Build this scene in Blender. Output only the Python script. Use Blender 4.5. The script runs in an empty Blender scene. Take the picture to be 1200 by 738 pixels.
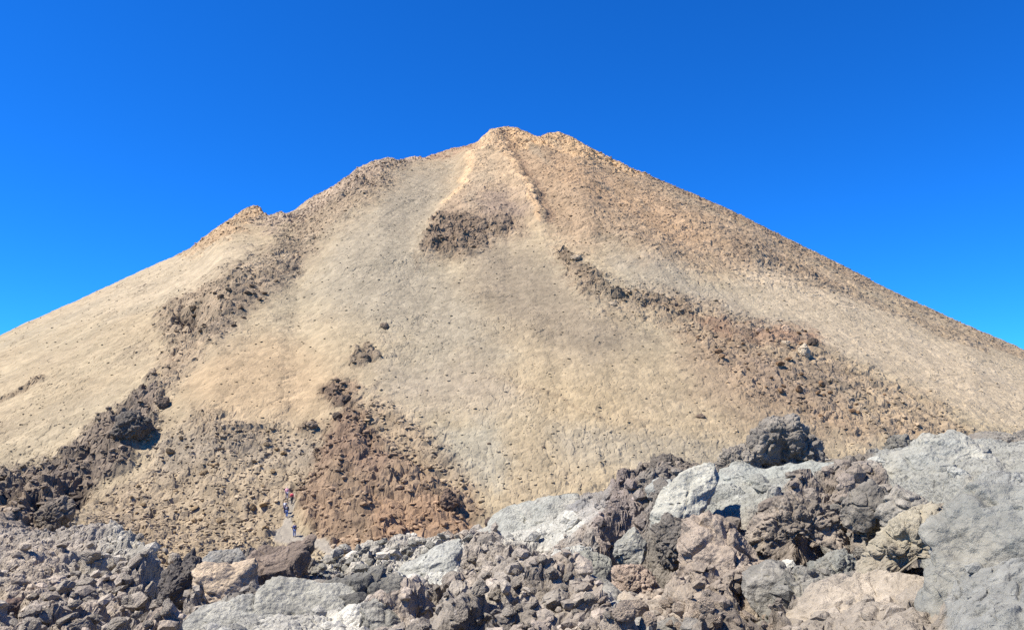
import bpy, math
import numpy as np
from mathutils import Vector

# ------------------------------------------------------------------ camera, sky, sun
S = bpy.context.scene
FPX, CX, CY, PITCH = 942.0, 600.0, 369.0, math.radians(8.0)
cam = bpy.data.cameras.new("camera")
cam.sensor_width = 36.0
cam.lens = FPX / 1200.0 * 36.0
cam.clip_start = 0.1
cam.clip_end = 5000
camo = bpy.data.objects.new("camera", cam)
S.collection.objects.link(camo)
camo.location = (0, 0, 0)
camo.rotation_euler = (math.pi / 2 + PITCH, 0, 0)
S.camera = camo

SUN = Vector((-0.55, -0.15, 0.82)).normalized()
w = bpy.data.worlds.new("World")
S.world = w
w.use_nodes = True
nt = w.node_tree
bg = nt.nodes["Background"]
sky = nt.nodes.new("ShaderNodeTexSky")
sky.sky_type = 'NISHITA'
sky.sun_disc = False
sky.sun_elevation = math.asin(SUN.z)
sky.sun_rotation = math.atan2(SUN.x, SUN.y)
sky.altitude = 3500
sky.air_density = 1.0
sky.dust_density = 0.0
sky.ozone_density = 3.0
hs = nt.nodes.new("ShaderNodeHueSaturation")
hs.inputs["Hue"].default_value = 0.494
hs.inputs["Saturation"].default_value = 1.24
hs.inputs["Value"].default_value = 1.55
nt.links.new(sky.outputs[0], hs.inputs["Color"])
mu = nt.nodes.new("ShaderNodeVectorMath"); mu.operation = 'MULTIPLY'
mu.inputs[1].default_value = (0.13, 0.56, 1.03)      # thin, very dry air at 3500 m: a deep saturated blue
nt.links.new(hs.outputs[0], mu.inputs[0])
nt.links.new(mu.outputs[0], bg.inputs["Color"])
bg.inputs["Strength"].default_value = 0.078

sl = bpy.data.lights.new("sun", 'SUN')
sl.energy = 5.0
sl.angle = math.radians(0.5)
sl.color = (1.0, 0.945, 0.86)
so = bpy.data.objects.new("sun", sl)
S.collection.objects.link(so)
so.rotation_euler = SUN.to_track_quat('Z', 'Y').to_euler()
S.view_settings.view_transform = 'Standard'
S.view_settings.look = 'None'
S.view_settings.exposure = 1.0
S.view_settings.gamma = 1
S.view_settings.use_curve_mapping = False
S.cycles.max_bounces = 4
S.cycles.use_denoising = False

# ------------------------------------------------------------------ numpy helpers
F = np.float32
rng = np.random.RandomState(7)
PERM = np.concatenate([rng.permutation(256)] * 3).astype(np.int32)
G3 = rng.normal(size=(256, 3)); G3 /= np.linalg.norm(G3, axis=1)[:, None]; G3 = G3.astype(F)
RND = rng.rand(256, 6).astype(F)

def pn(x, y, z):
    """gradient noise, about -0.7..0.7"""
    shp = x.shape
    x, y, z = x.ravel(), y.ravel(), z.ravel()
    out = np.empty(x.size, F)
    for a in range(0, x.size, 262144):
        s = slice(a, a + 262144)
        X, Y, Z = x[s], y[s], z[s]
        xi, yi, zi = np.floor(X), np.floor(Y), np.floor(Z)
        fx, fy, fz = (X - xi).astype(F), (Y - yi).astype(F), (Z - zi).astype(F)
        xi, yi, zi = xi.astype(np.int64) & 255, yi.astype(np.int64) & 255, zi.astype(np.int64) & 255
        u, v, ww = [t * t * t * (t * (t * 6 - 15) + 10) for t in (fx, fy, fz)]
        r = 0
        for dz in (0, 1):
            wz = ww if dz else 1 - ww
            pz = PERM[(zi + dz)]
            for dy in (0, 1):
                wy = v if dy else 1 - v
                py = PERM[pz + ((yi + dy) & 255)]
                for dx in (0, 1):
                    wx = u if dx else 1 - u
                    g = G3[PERM[py + ((xi + dx) & 255)]]
                    r = r + wx * wy * wz * (g[:, 0] * (fx - dx) + g[:, 1] * (fy - dy) + g[:, 2] * (fz - dz))
        out[s] = r
    return out.reshape(shp)

def fbm(x, y, z, s, octv=4, gain=0.5, off=0.0):
    r, a, t = 0, 1.0, 0
    for i in range(octv):
        k = 2.03 ** i / s
        r = r + a * pn(x * k + off + 17.3 * i, y * k + 5.1 * i + off, z * k + 9.7 * i)
        t += a; a *= gain
    return r / t * 1.6

def ridged(x, y, z, s, octv=4, gain=0.5, off=0.0):
    r, a, t = 0, 1.0, 0
    for i in range(octv):
        k = 2.03 ** i / s
        n = 1 - np.abs(pn(x * k + off + 11.3 * i, y * k + off, z * k + 4.7 * i)) * 2.4
        r = r + a * n; t += a; a *= gain
    return r / t

def sstep(a, b, x):
    t = np.clip((x - a) / (b - a), 0, 1)
    return t * t * (3 - 2 * t)

def worley2(x, y, seed=0):
    """F1, F2-F1, cell id, offset to the cell's centre"""
    shp = x.shape
    x, y = x.ravel(), y.ravel()
    o = [np.empty(x.size, F) for _ in range(4)]; oid = np.empty(x.size, np.int32)
    for a in range(0, x.size, 262144):
        s = slice(a, a + 262144)
        X, Y = x[s], y[s]
        xi, yi = np.floor(X), np.floor(Y)
        fx, fy = (X - xi).astype(F), (Y - yi).astype(F)
        xi, yi = xi.astype(np.int64), yi.astype(np.int64)
        f1 = np.full(X.size, 9, F); f2 = f1.copy(); cid = np.zeros(X.size, np.int32)
        ox = np.zeros(X.size, F); oy = ox.copy()
        for dy in (-1, 0, 1):
            for dx in (-1, 0, 1):
                h = PERM[PERM[((xi + dx) & 255)] + ((yi + dy + seed * 37) & 255)]
                vx = dx + RND[h, 0] - fx; vy = dy + RND[h, 1] - fy
                d = np.sqrt(vx * vx + vy * vy)
                c = d < f1
                f2 = np.where(c, f1, np.minimum(f2, d))
                f1 = np.where(c, d, f1); cid = np.where(c, h, cid)
                ox = np.where(c, -vx, ox); oy = np.where(c, -vy, oy)
        o[0][s], o[1][s], o[2][s], o[3][s] = f1, f2 - f1, ox, oy
        oid[s] = cid
    return [q.reshape(shp) for q in o] + [oid.reshape(shp)]

def rubble(x, y, s, seed=0, tilt=1.0, crack=0.22):
    """a bed of broken faceted stones of spacing s: height and the stone ids"""
    wx = x + s * 0.35 * pn(x / s * 1.3, y / s * 1.3, x * 0 + seed)
    wy = y + s * 0.35 * pn(x / s * 1.3 + 31, y / s * 1.3, x * 0 + seed)
    f1, e, ox, oy, cid = worley2(wx / s, wy / s, seed)
    r = RND[cid]
    k = sstep(0.0, crack, e)
    h = s * (k * (0.30 + 0.55 * r[..., 2]) + k * tilt * 0.75 * ((r[..., 3] - .5) * ox + (r[..., 4] - .5) * oy) - 0.32 * f1 * f1)
    return h.astype(F), cid

def worley3(x, y, z):
    xi, yi, zi = np.floor(x), np.floor(y), np.floor(z)
    fx, fy, fz = x - xi, y - yi, z - zi
    xi, yi, zi = xi.astype(np.int64), yi.astype(np.int64), zi.astype(np.int64)
    f1 = np.full(x.shape, 9.0); f2 = f1.copy(); cid = np.zeros(x.shape, np.int32)
    for dz in (-1, 0, 1):
        for dy in (-1, 0, 1):
            for dx in (-1, 0, 1):
                h = PERM[PERM[PERM[(xi + dx) & 255] + ((yi + dy) & 255)] + ((zi + dz) & 255)]
                d = np.sqrt((dx + RND[h, 0] - fx) ** 2 + (dy + RND[h, 1] - fy) ** 2 + (dz + RND[h, 2] - fz) ** 2)
                c = d < f1
                f2 = np.where(c, f1, np.minimum(f2, d)); f1 = np.where(c, d, f1); cid = np.where(c, h, cid)
    return f1, f2 - f1, cid

def sdf(px, py, poly, lim=60.0):
    """signed distance to a polygon, positive inside (clamped to -lim outside its box)"""
    P = np.array(poly, float)
    x0, y0 = P.min(0) - lim; x1, y1 = P.max(0) + lim
    out = np.full(px.shape, -lim, F)
    m = (px > x0) & (px < x1) & (py > y0) & (py < y1)
    X, Y = px[m], py[m]
    if X.size == 0: return out
    d = np.full(X.shape, 1e9); ins = np.zeros(X.shape, bool)
    for i in range(len(P)):
        ax, ay = P[i]; bx, by = P[(i + 1) % len(P)]
        ex, ey = bx - ax, by - ay
        t = np.clip(((X - ax) * ex + (Y - ay) * ey) / (ex * ex + ey * ey + 1e-9), 0, 1)
        d = np.minimum(d, (X - ax - t * ex) ** 2 + (Y - ay - t * ey) ** 2)
        if ay != by:
            c = ((ay > Y) != (by > Y)) & (X < ex * (Y - ay) / ey + ax)
            ins ^= c
    d = np.sqrt(d)
    out[m] = np.clip(np.where(ins, d, -d), -lim, 1e6)
    return out

def pdist(px, py, pts, lim=80.0):
    """distance to a polyline and the parameter 0..1 along it"""
    P = np.array(pts, float)
    out = np.full(px.shape, lim, F); par = np.zeros(px.shape, F)
    x0, y0 = P.min(0) - lim; x1, y1 = P.max(0) + lim
    m = (px > x0) & (px < x1) & (py > y0) & (py < y1)
    X, Y = px[m], py[m]
    if X.size == 0: return out, par
    d = np.full(X.shape, 1e9); tt = np.zeros(X.shape); n = len(P) - 1
    for i in range(n):
        ax, ay = P[i]; ex, ey = P[i + 1] - P[i]
        t = np.clip(((X - ax) * ex + (Y - ay) * ey) / (ex * ex + ey * ey), 0, 1)
        q = (X - ax - t * ex) ** 2 + (Y - ay - t * ey) ** 2
        c = q < d
        d = np.where(c, q, d); tt = np.where(c, (i + t) / n, tt)
    out[m] = np.minimum(np.sqrt(d), lim); par[m] = tt
    return out, par

def lin(r, g, b, k=0.52):
    c = np.array([r, g, b]) / 255.0
    c = np.where(c < 0.04045, c / 12.92, ((c + 0.055) / 1.055) ** 2.4)
    return (c * k).astype(F)

def link(o, parent=None):
    S.collection.objects.link(o)
    if parent is not None: o.parent = parent
    return o

def tag(o, label=None, cat=None, group=None, kind=None):
    if label: o["label"] = label
    if cat: o["category"] = cat
    if group: o["group"] = group
    if kind: o["kind"] = kind
    return o

def mesh_np(name, V, Fc, mat, col=None, smooth=False, data_only=False):
    me = bpy.data.meshes.new(name)
    k = Fc.shape[1]
    me.vertices.add(len(V)); me.vertices.foreach_set("co", np.ascontiguousarray(V, F).ravel())
    me.loops.add(Fc.size); me.loops.foreach_set("vertex_index", np.ascontiguousarray(Fc, np.int32).ravel())
    me.polygons.add(len(Fc))
    me.polygons.foreach_set("loop_start", np.arange(0, Fc.size, k, dtype=np.int32))
    me.polygons.foreach_set("loop_total", np.full(len(Fc), k, np.int32))
    me.polygons.foreach_set("use_smooth", np.full(len(Fc), smooth, bool))
    me.update(calc_edges=True)
    if col is not None:
        at = me.color_attributes.new("rock_tint", 'FLOAT_COLOR', 'POINT')
        c4 = np.ones((len(V), 4), F); c4[:, :3] = col
        at.data.foreach_set("color", c4.ravel())
    me.materials.append(mat)
    if data_only: return me
    return bpy.data.objects.new(name, me)

# ------------------------------------------------------------------ materials
def rock_mat(name, sizes, bump, dist, var=0.22, vertex=True, base=(0.2, 0.2, 0.2), rough=0.92, obj=False):
    """weathered stone: its own mineral tint, mottled by noise at several sizes (metres), pitted by bump"""
    m = bpy.data.materials.new(name); m.use_nodes = True
    n, l = m.node_tree.nodes, m.node_tree.links
    b = n["Principled BSDF"]
    b.inputs["Roughness"].default_value = rough
    b.inputs["Specular IOR Level"].default_value = 0.2
    tc = n.new("ShaderNodeTexCoord") if obj else n.new("ShaderNodeNewGeometry")
    P = tc.outputs["Object"] if obj else tc.outputs["Position"]
    if vertex:
        a = n.new("ShaderNodeVertexColor"); a.layer_name = "rock_tint"; c = a.outputs["Color"]
    else:
        a = n.new("ShaderNodeRGB"); a.outputs[0].default_value = (*base, 1); c = a.outputs[0]
    h = None
    for i, s in enumerate(sizes):
        t = n.new("ShaderNodeTexNoise"); t.inputs["Scale"].default_value = 1.0 / s
        t.inputs["Detail"].default_value = 5; t.inputs["Roughness"].default_value = 0.65
        l.new(P, t.inputs["Vector"])
        mr = n.new("ShaderNodeMapRange")
        mr.inputs["From Min"].default_value = 0.3; mr.inputs["From Max"].default_value = 0.7
        mr.inputs["To Min"].default_value = 1 - var; mr.inputs["To Max"].default_value = 1 + var
        l.new(t.outputs["Fac"], mr.inputs["Value"])
        x = n.new("ShaderNodeVectorMath"); x.operation = 'SCALE'
        l.new(c, x.inputs[0]); l.new(mr.outputs[0], x.inputs["Scale"]); c = x.outputs[0]
    l.new(c, b.inputs["Base Color"])
    t = n.new("ShaderNodeTexNoise"); t.inputs["Scale"].default_value = 1.0 / sizes[-1]
    t.inputs["Detail"].default_value = 8; t.inputs["Roughness"].default_value = 0.7
    l.new(P, t.inputs["Vector"])
    v = n.new("ShaderNodeTexVoronoi"); v.inputs["Scale"].default_value = 1.6 / sizes[-1]
    v.inputs["Randomness"].default_value = 1.0
    l.new(P, v.inputs["Vector"])
    ad = n.new("ShaderNodeMath"); ad.operation = 'SUBTRACT'
    l.new(t.outputs["Fac"], ad.inputs[0])
    ml = n.new("ShaderNodeMath"); ml.operation = 'MULTIPLY'; ml.inputs[1].default_value = 0.35
    l.new(v.outputs["Distance"], ml.inputs[0]); l.new(ml.outputs[0], ad.inputs[1])
    bp = n.new("ShaderNodeBump"); bp.inputs["Strength"].default_value = bump; bp.inputs["Distance"].default_value = dist
    l.new(ad.outputs[0], bp.inputs["Height"])
    l.new(bp.outputs[0], b.inputs["Normal"])
    return m

M_scree = rock_mat("volcanic_scree", (11.0, 1.3), 0.42, 0.9, 0.11)
M_lava = rock_mat("lava_rock", (0.7, 0.12), 0.85, 0.11, 0.18)
M_path = rock_mat("pale_path_gravel", (2.0, 0.3), 0.3, 0.1, 0.08)

# ------------------------------------------------------------------ the ground as one height field round the viewpoint
SP, CP = math.sin(PITCH), math.cos(PITCH)
def pix2dir(px, py):
    u, v = (px - CX) / FPX, (CY - py) / FPX
    y = CP - SP * v; z = SP + CP * v
    return u, y, z
def pix2az(px, py):
    u, y, z = pix2dir(px, py)
    return math.atan2(u, y), z / math.hypot(u, y)
def to_pix(x, y, z):
    f = CP * y + SP * z; v = -SP * y + CP * z
    f = np.maximum(f, 0.05)
    return CX + FPX * x / f, CY - FPX * v / f

H0, DC, SL = 146.0, 380.0, 0.593            # the cone: height over the eye, distance, slope
# ground near the camera: columns of (pixel row, distance), then free (None, distance, z)
TAB = {
 -420: [(738, 20), (700, 28), (660, 40), (640, 60), (600, 92)],
 0:   [(738, 22), (700, 28), (660, 40), (640, 60), (600, 92)],
 150: [(738, 20), (680, 32), (640, 42), (612, 50), (None, 78, -12.5)],
 232: [(738, 16), (700, 19), (662, 22), (None, 30, -6.5), (None, 78, -14.5)],
 300: [(738, 13), (700, 17), (655, 20), (None, 27, -6.0), (None, 78, -14.6)],
 370: [(738, 12.5), (700, 17), (668, 22), (None, 30, -6.6), (None, 78, -14.8)],
 430: [(738, 12), (700, 16), (660, 26), (642, 36), (None, 78, -14.8)],
 540: [(738, 11), (690, 16), (645, 26), (632, 34), (None, 78, -14.5)],
 620: [(738, 10.5), (680, 16), (625, 26), (598, 34), (None, 78, -14.0)],
 700: [(738, 10), (680, 14), (620, 20), (580, 29), (None, 78, -13.5)],
 760: [(738, 9.5), (680, 13), (620, 17), (552, 27), (None, 78, -13.0)],
 850: [(738, 9), (680, 12), (615, 16), (552, 25), (None, 78, -13.0)],
 900: [(738, 8.5), (680, 11.5), (615, 15.5), (545, 25), (None, 78, -13.0)],
 960: [(738, 8), (680, 11), (620, 15), (540, 25), (None, 78, -13.0)],
 1030:[(738, 7.5), (680, 10), (615, 14), (530, 26), (None, 78, -13.0)],
 1110:[(738, 6.5), (680, 8), (600, 13), (518, 28), (None, 78, -13.0)],
 1200:[(738, 6), (680, 7.5), (590, 12), (514, 32), (None, 78, -13.0)],
 1650:[(738, 6), (680, 7.5), (590, 12), (514, 32), (None, 78, -13.0)],
}
cols, nd, nz = [], [], []
for px in sorted(TAB):
    a = math.atan2((px - CX) / FPX, CP)
    D, Z = [2.5], [-1.65]
    for r in TAB[px]:
        if r[0] is None: D.append(r[1]); Z.append(r[2])
        else:
            D.append(r[1]); Z.append(pix2az(px, r[0])[1] * r[1])
    while len(D) < 7: D.append(D[-1] + 4); Z.append(Z[-1] + (-0.12 if px > 100 else -0.3))
    cols.append(a); nd.append(D[:7]); nz.append(Z[:7])
cols, nd, nz = np.array(cols), np.array(nd), np.array(nz)

az_in = np.linspace(-math.radians(34.2), math.radians(34.2), 1240)
az_l = -np.radians(np.linspace(100, 34.6, 90)); az_r = -az_l[::-1]
AZ = np.concatenate([az_l, az_in, az_r])
DD = np.concatenate([
    np.geomspace(2.5, 6.0, 40)[:-1], np.geomspace(6.0, 40, 680)[:-1], np.geomspace(40, 85, 240)[:-1],
    np.linspace(85, 390, 760)[:-1], np.geomspace(390, 900, 90)])
NA, ND = len(AZ), len(DD)
A, D = np.meshgrid(AZ, DD)                    # rows: distance
X = (D * np.sin(A)); Y = (D * np.cos(A))
# near table
zt = np.empty((ND, NA))
for j, a in enumerate(AZ):
    i = np.clip(np.searchsorted(cols, a) - 1, 0, len(cols) - 2)
    t = float(np.clip((a - cols[i]) / (cols[i + 1] - cols[i]), 0, 1))
    dn = nd[i] * (1 - t) + nd[i + 1] * t; zn = nz[i] * (1 - t) + nz[i + 1] * t
    zt[:, j] = np.interp(DD, dn, zn)
ker = np.exp(-np.linspace(-2, 2, 15) ** 2); ker /= ker.sum()
pad = np.pad(zt, ((7, 7), (0, 0)), mode='edge')
zt = sum(k * pad[i:i + ND] for i, k in enumerate(ker))
rho = np.hypot(X + 3, Y - DC)
zc = H0 - SL * (np.sqrt(rho ** 2 + 9.0) - 3.0)
# soft union of the cone and the near ground
near = D < 200
dlt = np.where(near, zt, -60) - zc
Kb = 1.5
Zb = zc + np.where(dlt > 20, dlt, Kb * np.log1p(np.exp(np.clip(dlt / Kb, -30, 30))))
Zb = np.where(dlt > 20, zt, Zb)

# skyline of the photograph -> height of the crest along each direction
SKY = [(-400, 560), (-100, 432), (0, 393), (30, 378), (90, 352), (150, 324), (200, 302), (222, 291), (245, 273), (270, 256), (290, 243), (297, 240),
       (305, 243), (311, 252), (318, 253), (330, 247), (334, 251), (345, 246), (362, 233), (385, 221), (400, 213), (408, 205), (420, 196),
       (440, 188), (455, 184), (470, 187), (485, 183), (498, 185), (512, 179), (530, 174), (545, 171), (560, 166), (568, 159), (576, 151),
       (590, 148), (606, 150), (618, 154), (628, 160), (634, 161), (642, 156), (655, 154), (668, 159), (682, 168), (700, 177), (720, 187),
       (740, 197), (765, 207), (800, 222), (850, 243), (900, 268), (950, 292), (1000, 317), (1050, 343), (1100, 366), (1150, 388), (1190, 404), (1200, 410), (1300, 450), (1600, 590)]
sa, se = zip(*[pix2az(*p) for p in SKY])
o = np.argsort(sa); sa, se = np.array(sa)[o], np.array(se)[o]
tgt = np.interp(AZ, sa, se)
_ap = AZ * 942; _o = np.zeros_like(_ap)
tgt = tgt + (1.5 * fbm(_ap, _o, _o, 26., 4, .6) + .8 * fbm(_ap, _o + 9, _o, 5., 3, .7)) / 942 * (1 + 1.0 * np.exp(-((_ap + 60) / 190) ** 2))
def crest(Z):
    q = np.where((D > 100), Z / D, -9)
    i = q.argmax(0)
    return i, q[i, np.arange(NA)]
UG = np.linspace(AZ[0], AZ[-1], 3600)
def usm(v, n):
    q = np.interp(UG, AZ, v); q = np.convolve(np.pad(q, n, mode='edge'), np.ones(2 * n + 1) / (2 * n + 1), 'valid')
    return np.interp(AZ, UG, q)
def fix_crest(Z, width_in, width_out, steps=3, sm=0):
    for _ in range(steps):
        i, e = crest(Z)
        dc = usm(DD[i], 20)
        dz = (tgt - e) * dc
        if sm:
            dz = usm(dz, sm)
        t = (D - dc[None])
        wgt = np.where(t < 0, np.exp(-(t / width_in) ** 2), np.exp(-(t / width_out) ** 2))
        Z = Z + wgt * dz[None] * (D > 95)
    return Z
Zb = fix_crest(Zb, 130, 160, 4, sm=45)
print("low-frequency skyline done")

PX, PY = to_pix(X, Y, Zb)
big = fbm(X, Y, Zb, 40.0, 3); mid = fbm(X, Y, Zb, 9.0, 4, off=3.3); sml = fbm(X, Y, Zb, 2.2, 3, off=8.1)
far = sstep(70, 92, D)                         # 1 on the mountain, 0 in the lava field
wob = np.clip(DD[:, None] / 350, 0.05, 1.2)
# warped picture-plane coordinates used once to lay the geology out on the ground
WX = PX + far * (14 * big + 9 * mid + 3 * sml) + (1 - far) * 5 * fbm(X, Y, Zb, 0.9, 4)
WY = PY + far * (8 * fbm(X, Y, Zb, 30.0, 3, off=40) + 7 * fbm(X, Y, Zb, 8.0, 3, off=44)) + (1 - far) * 4 * fbm(X, Y, Zb, 0.9, 4, off=20)

col = np.empty((ND, NA, 3), F)
rough = np.zeros((ND, NA), F)       # how rocky (amplitude of broken-rock relief)
raise_ = np.zeros((ND, NA), F)
def paint(m, c):
    c = np.asarray(c) * .92 + TAN * .08
    col[:] = col * (1 - m[..., None]) + np.asarray(c, F) * m[..., None]
EDGE = 9 * sml + 9 * fbm(X, Y, Zb, 4.5, 4, .6, 61.)
def zone(poly, soft=8.0, lim=60):
    return sstep(-soft * 1.25, soft * 1.25, sdf(WX, WY, poly, max(lim, soft * 1.3 + 14)) + EDGE)
def strip(pts, w0, w1, soft=0.5):
    d, t = pdist(WX, WY, pts, max(w0, w1) * 2 + 20)
    ww = w0 + (w1 - w0) * t
    return 1 - sstep(ww * (1 - soft), ww * (1 + soft), d)

# ---- mountain colours
TAN = lin(196, 178, 144)
col[:] = TAN
paint(sstep(330, 160, PY) * 0.8, lin(203, 170, 128))
paint(sstep(-.25, .45, big) * 0.35, lin(196, 168, 128))
paint(sstep(0.0, .6, mid) * 0.35, lin(184, 164, 136))
GREYT = lin(178, 165, 140)
paint(0.85 * zone([(480, 195), (545, 185), (520, 245), (500, 300), (560, 360), (600, 420), (520, 420), (430, 380), (350, 340), (400, 270)], 22), GREYT)
paint(0.55 * zone([(505, 505), (570, 490), (600, 540), (585, 575), (530, 560), (500, 535)], 14), lin(184, 180, 160))
paint(0.6 * zone([(640, 500), (760, 505), (860, 520), (880, 545), (760, 560), (660, 535)], 12), lin(172, 162, 140))
paint(0.7 * zone([(715, 305), (760, 300), (860, 345), (960, 385), (1040, 430), (960, 410), (840, 375), (740, 340)], 12), lin(180, 167, 144))
paint(0.85 * zone([(560, 275), (640, 300), (690, 350), (760, 400), (700, 430), (600, 390), (540, 330)], 22), lin(160, 144, 120))
paint(0.6 * zone([(780, 380), (880, 400), (960, 470), (1100, 520), (900, 520), (820, 470)], 20), lin(160, 135, 108))
paint(0.5 * zone([(200, 420), (330, 400), (400, 440), (380, 500), (240, 505)], 25), lin(205, 172, 130))
paint(0.5 * zone([(440, 420), (560, 420), (640, 470), (560, 480), (450, 470)], 20), lin(176, 160, 140))
paint(0.6 * zone([(600, 440), (720, 455), (760, 500), (640, 495)], 15), lin(200, 176, 136))
# right flank of the summit: warm brown broken rock
fl = zone([(590, 155), (650, 155), (740, 200), (900, 275), (1010, 335), (960, 345), (840, 320), (740, 300), (655, 290), (630, 250), (600, 200)], 18)
paint(0.7 * fl, lin(184, 153, 121)); rough += 0.30 * fl
g2 = zone([(660, 190), (760, 235), (850, 285), (800, 290), (720, 250), (640, 215)], 10)
paint(0.5 * g2, lin(205, 166, 124))
rc = strip([(700, 180), (850, 245), (1000, 320), (1200, 412), (1300, 452)], 9, 12)
paint(0.5 * rc, lin(160, 130, 104)); rough += 0.26 * rc
rc2 = strip([(860, 290), (950, 325), (1060, 370), (1160, 410)], 9, 5)
paint(0.6 * rc2, lin(152, 128, 104)); rough += 0.24 * rc2
paint(0.6 * zone([(880, 300), (1000, 350), (1200, 430), (1300, 520), (1120, 480), (1040, 440), (940, 385), (850, 340)], 14), lin(218, 197, 164))
# pale ochre summit
sm_ = zone([(560, 166), (577, 148), (606, 146), (634, 160), (655, 150), (700, 176), (760, 206), (740, 212), (660, 185), (625, 178), (600, 190), (575, 180)], 5)
paint(0.85 * sm_, lin(240, 198, 146)); rough += 0.4 * sm_
_E = EDGE; EDGE = _E * .25
tri = zone([(572, 168), (586, 168), (640, 265), (600, 282), (505, 300), (497, 282), (520, 245)], 6)
paint(0.75 * tri, lin(214, 184, 146)); rough += 0.22 * tri; EDGE = _E * .7
dk = zone([(495, 282), (520, 262), (560, 262), (600, 262), (612, 272), (575, 285), (560, 300), (520, 305), (500, 300)], 8)
paint(.5 * zone([(515, 255), (545, 225), (600, 232), (625, 262), (600, 280), (505, 298)], 12), lin(178, 152, 126))
paint(0.7 * dk, lin(134, 112, 92)); rough += 0.7 * dk
EDGE = _E
lt = zone([(560, 245), (590, 235), (622, 262), (600, 268), (570, 262)], 8)
paint(0.6 * lt, lin(150, 130, 115))
paint(1.0 * strip([(577, 160), (552, 200), (521, 246)], 5, 3, .35), lin(236, 200, 154))
paint(1.0 * strip([(580, 165), (606, 210), (633, 265)], 5, 4, .35), lin(232, 194, 148))
paint(.6 * strip([(592, 165), (618, 210), (646, 262)], 5, 6), lin(160, 128, 100))  # painted shadow line just outside the right summit ridge
for p, hh, ww in (([(577, 158), (552, 200), (521, 246), (500, 290)], 1.8, 11), ([(580, 162), (606, 210), (633, 262)], 2.4, 11),
                  ([(600, 160), (680, 240), (770, 300)], 2.5, 26), ([(650, 165), (760, 225), (880, 285)], 2.0, 24)):
    d_, t_ = pdist(WX, WY, p, 90); raise_ += hh * np.exp(-(d_ / ww) ** 2)
raise_ += 3.2 * sstep(-10, 22, sdf(WX, WY, [(574, 160), (586, 160), (640, 262), (604, 280), (505, 298), (497, 282), (521, 245)], 40))
# left skyline crags
oc = zone([(210, 297), (296, 234), (316, 250), (290, 268), (250, 284), (222, 300)], 5)
paint(0.9 * oc, lin(220, 184, 140)); rough += 0.6 * oc
gc = zone([(300, 262), (330, 242), (350, 245), (410, 202), (460, 178), (555, 162), (560, 172), (470, 196), (430, 222), (380, 250), (320, 275)], 6)
paint(0.8 * gc, lin(206, 180, 152)); rough += 0.6 * gc
paint(0.4 * zone([(490, 178), (560, 162), (560, 178), (510, 186)], 5), lin(196, 138, 98))
paint(0.5 * zone([(60, 372), (190, 305), (300, 290), (250, 340), (130, 370)], 16), lin(214, 193, 160))
# the long rock rib on the left
rib = zone([(470, 192), (478, 200), (400, 262), (352, 312), (290, 362), (262, 400), (215, 445), (190, 470), (172, 462), (200, 420), (188, 385),
            (200, 352), (250, 330), (300, 300), (360, 258), (420, 215)], 9)
paint(0.65 * rib, lin(180, 156, 128)); rough += 0.55 * rib; raise_ += .6 * rib
rb2 = zone([(350, 300), (372, 300), (300, 362), (262, 405), (235, 398), (280, 350)], 8)
paint(0.5 * rb2, lin(146, 126, 106))
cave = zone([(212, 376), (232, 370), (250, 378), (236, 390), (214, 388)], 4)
paint(0.75 * cave, lin(100, 84, 74)); raise_ -= 4.2 * cave; rough += 0.5 * cave  # recess is sunk, and its shade is painted into the colour as well
# dark lava ridge, lower left
lo = zone([(182, 448), (190, 470), (178, 505), (150, 540), (110, 560), (90, 590), (60, 635), (0, 640), (-120, 680), (-120, 600), (0, 556), (60, 536), (100, 500), (140, 480)], 8)
paint(0.8 * lo, lin(130, 114, 102)); rough += .9 * lo; raise_ += .7 * lo
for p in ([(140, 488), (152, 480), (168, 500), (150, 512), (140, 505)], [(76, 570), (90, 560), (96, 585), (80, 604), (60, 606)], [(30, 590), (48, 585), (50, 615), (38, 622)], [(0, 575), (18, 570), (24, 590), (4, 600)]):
    q = zone(p, 4); raise_ -= 2.4 * q; paint(0.7 * q, lin(92, 82, 80))  # sunken pockets, with their shade painted in as a darker colour
paint(0.4 * zone([(0, 640), (60, 632), (140, 560), (230, 640), (120, 680), (0, 700)], 20), lin(170, 148, 126))
# rubble field between the ridge and the red mound
rf = zone([(185, 495), (300, 500), (395, 500), (370, 560), (340, 620), (300, 660), (180, 680), (100, 640), (110, 590), (160, 545)], 14)
paint(0.7 * rf, lin(180, 160, 132)); rough += 0.28 * rf
paint(0.55 * zone([(185, 500), (300, 520), (400, 520), (360, 545), (250, 530), (180, 560)], 12), lin(160, 148, 130))
sb = zone([(225, 478), (262, 488), (318, 503), (315, 515), (270, 520), (225, 505)], 10); rough += 0.35 * sb; paint(0.4 * sb, lin(150, 132, 112))
# red mound
rm = zone([(345, 585), (362, 560), (372, 530), (384, 502), (396, 480), (380, 470), (382, 455), (412, 446), (428, 452), (418, 480), (440, 520), (480, 545), (520, 570), (548, 572), (568, 602), (545, 640), (440, 652), (398, 652), (362, 632)], 7)
paint(0.75 * rm, lin(152, 124, 100)); rough += 0.45 * rm; raise_ += 1.5 * zone([(362, 610), (386, 540), (410, 500), (450, 540), (530, 590), (540, 625), (430, 640)], 22)
paint(0.6 * zone([(350, 600), (375, 560), (395, 600), (420, 640), (370, 635)], 10), lin(182, 152, 122))
paint(0.65 * zone([(372, 545), (396, 475), (430, 500), (460, 545), (440, 580), (400, 560)], 12) , lin(142, 114, 94))
paint(0.5 * zone([(420, 590), (540, 600), (560, 630), (440, 645)], 10), lin(176, 138, 106))
rs = zone([(408, 500), (440, 460), (520, 520), (560, 575), (480, 560)], 14); paint(0.5 * rs, lin(168, 140, 112)); rough += 0.25 * rs
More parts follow.
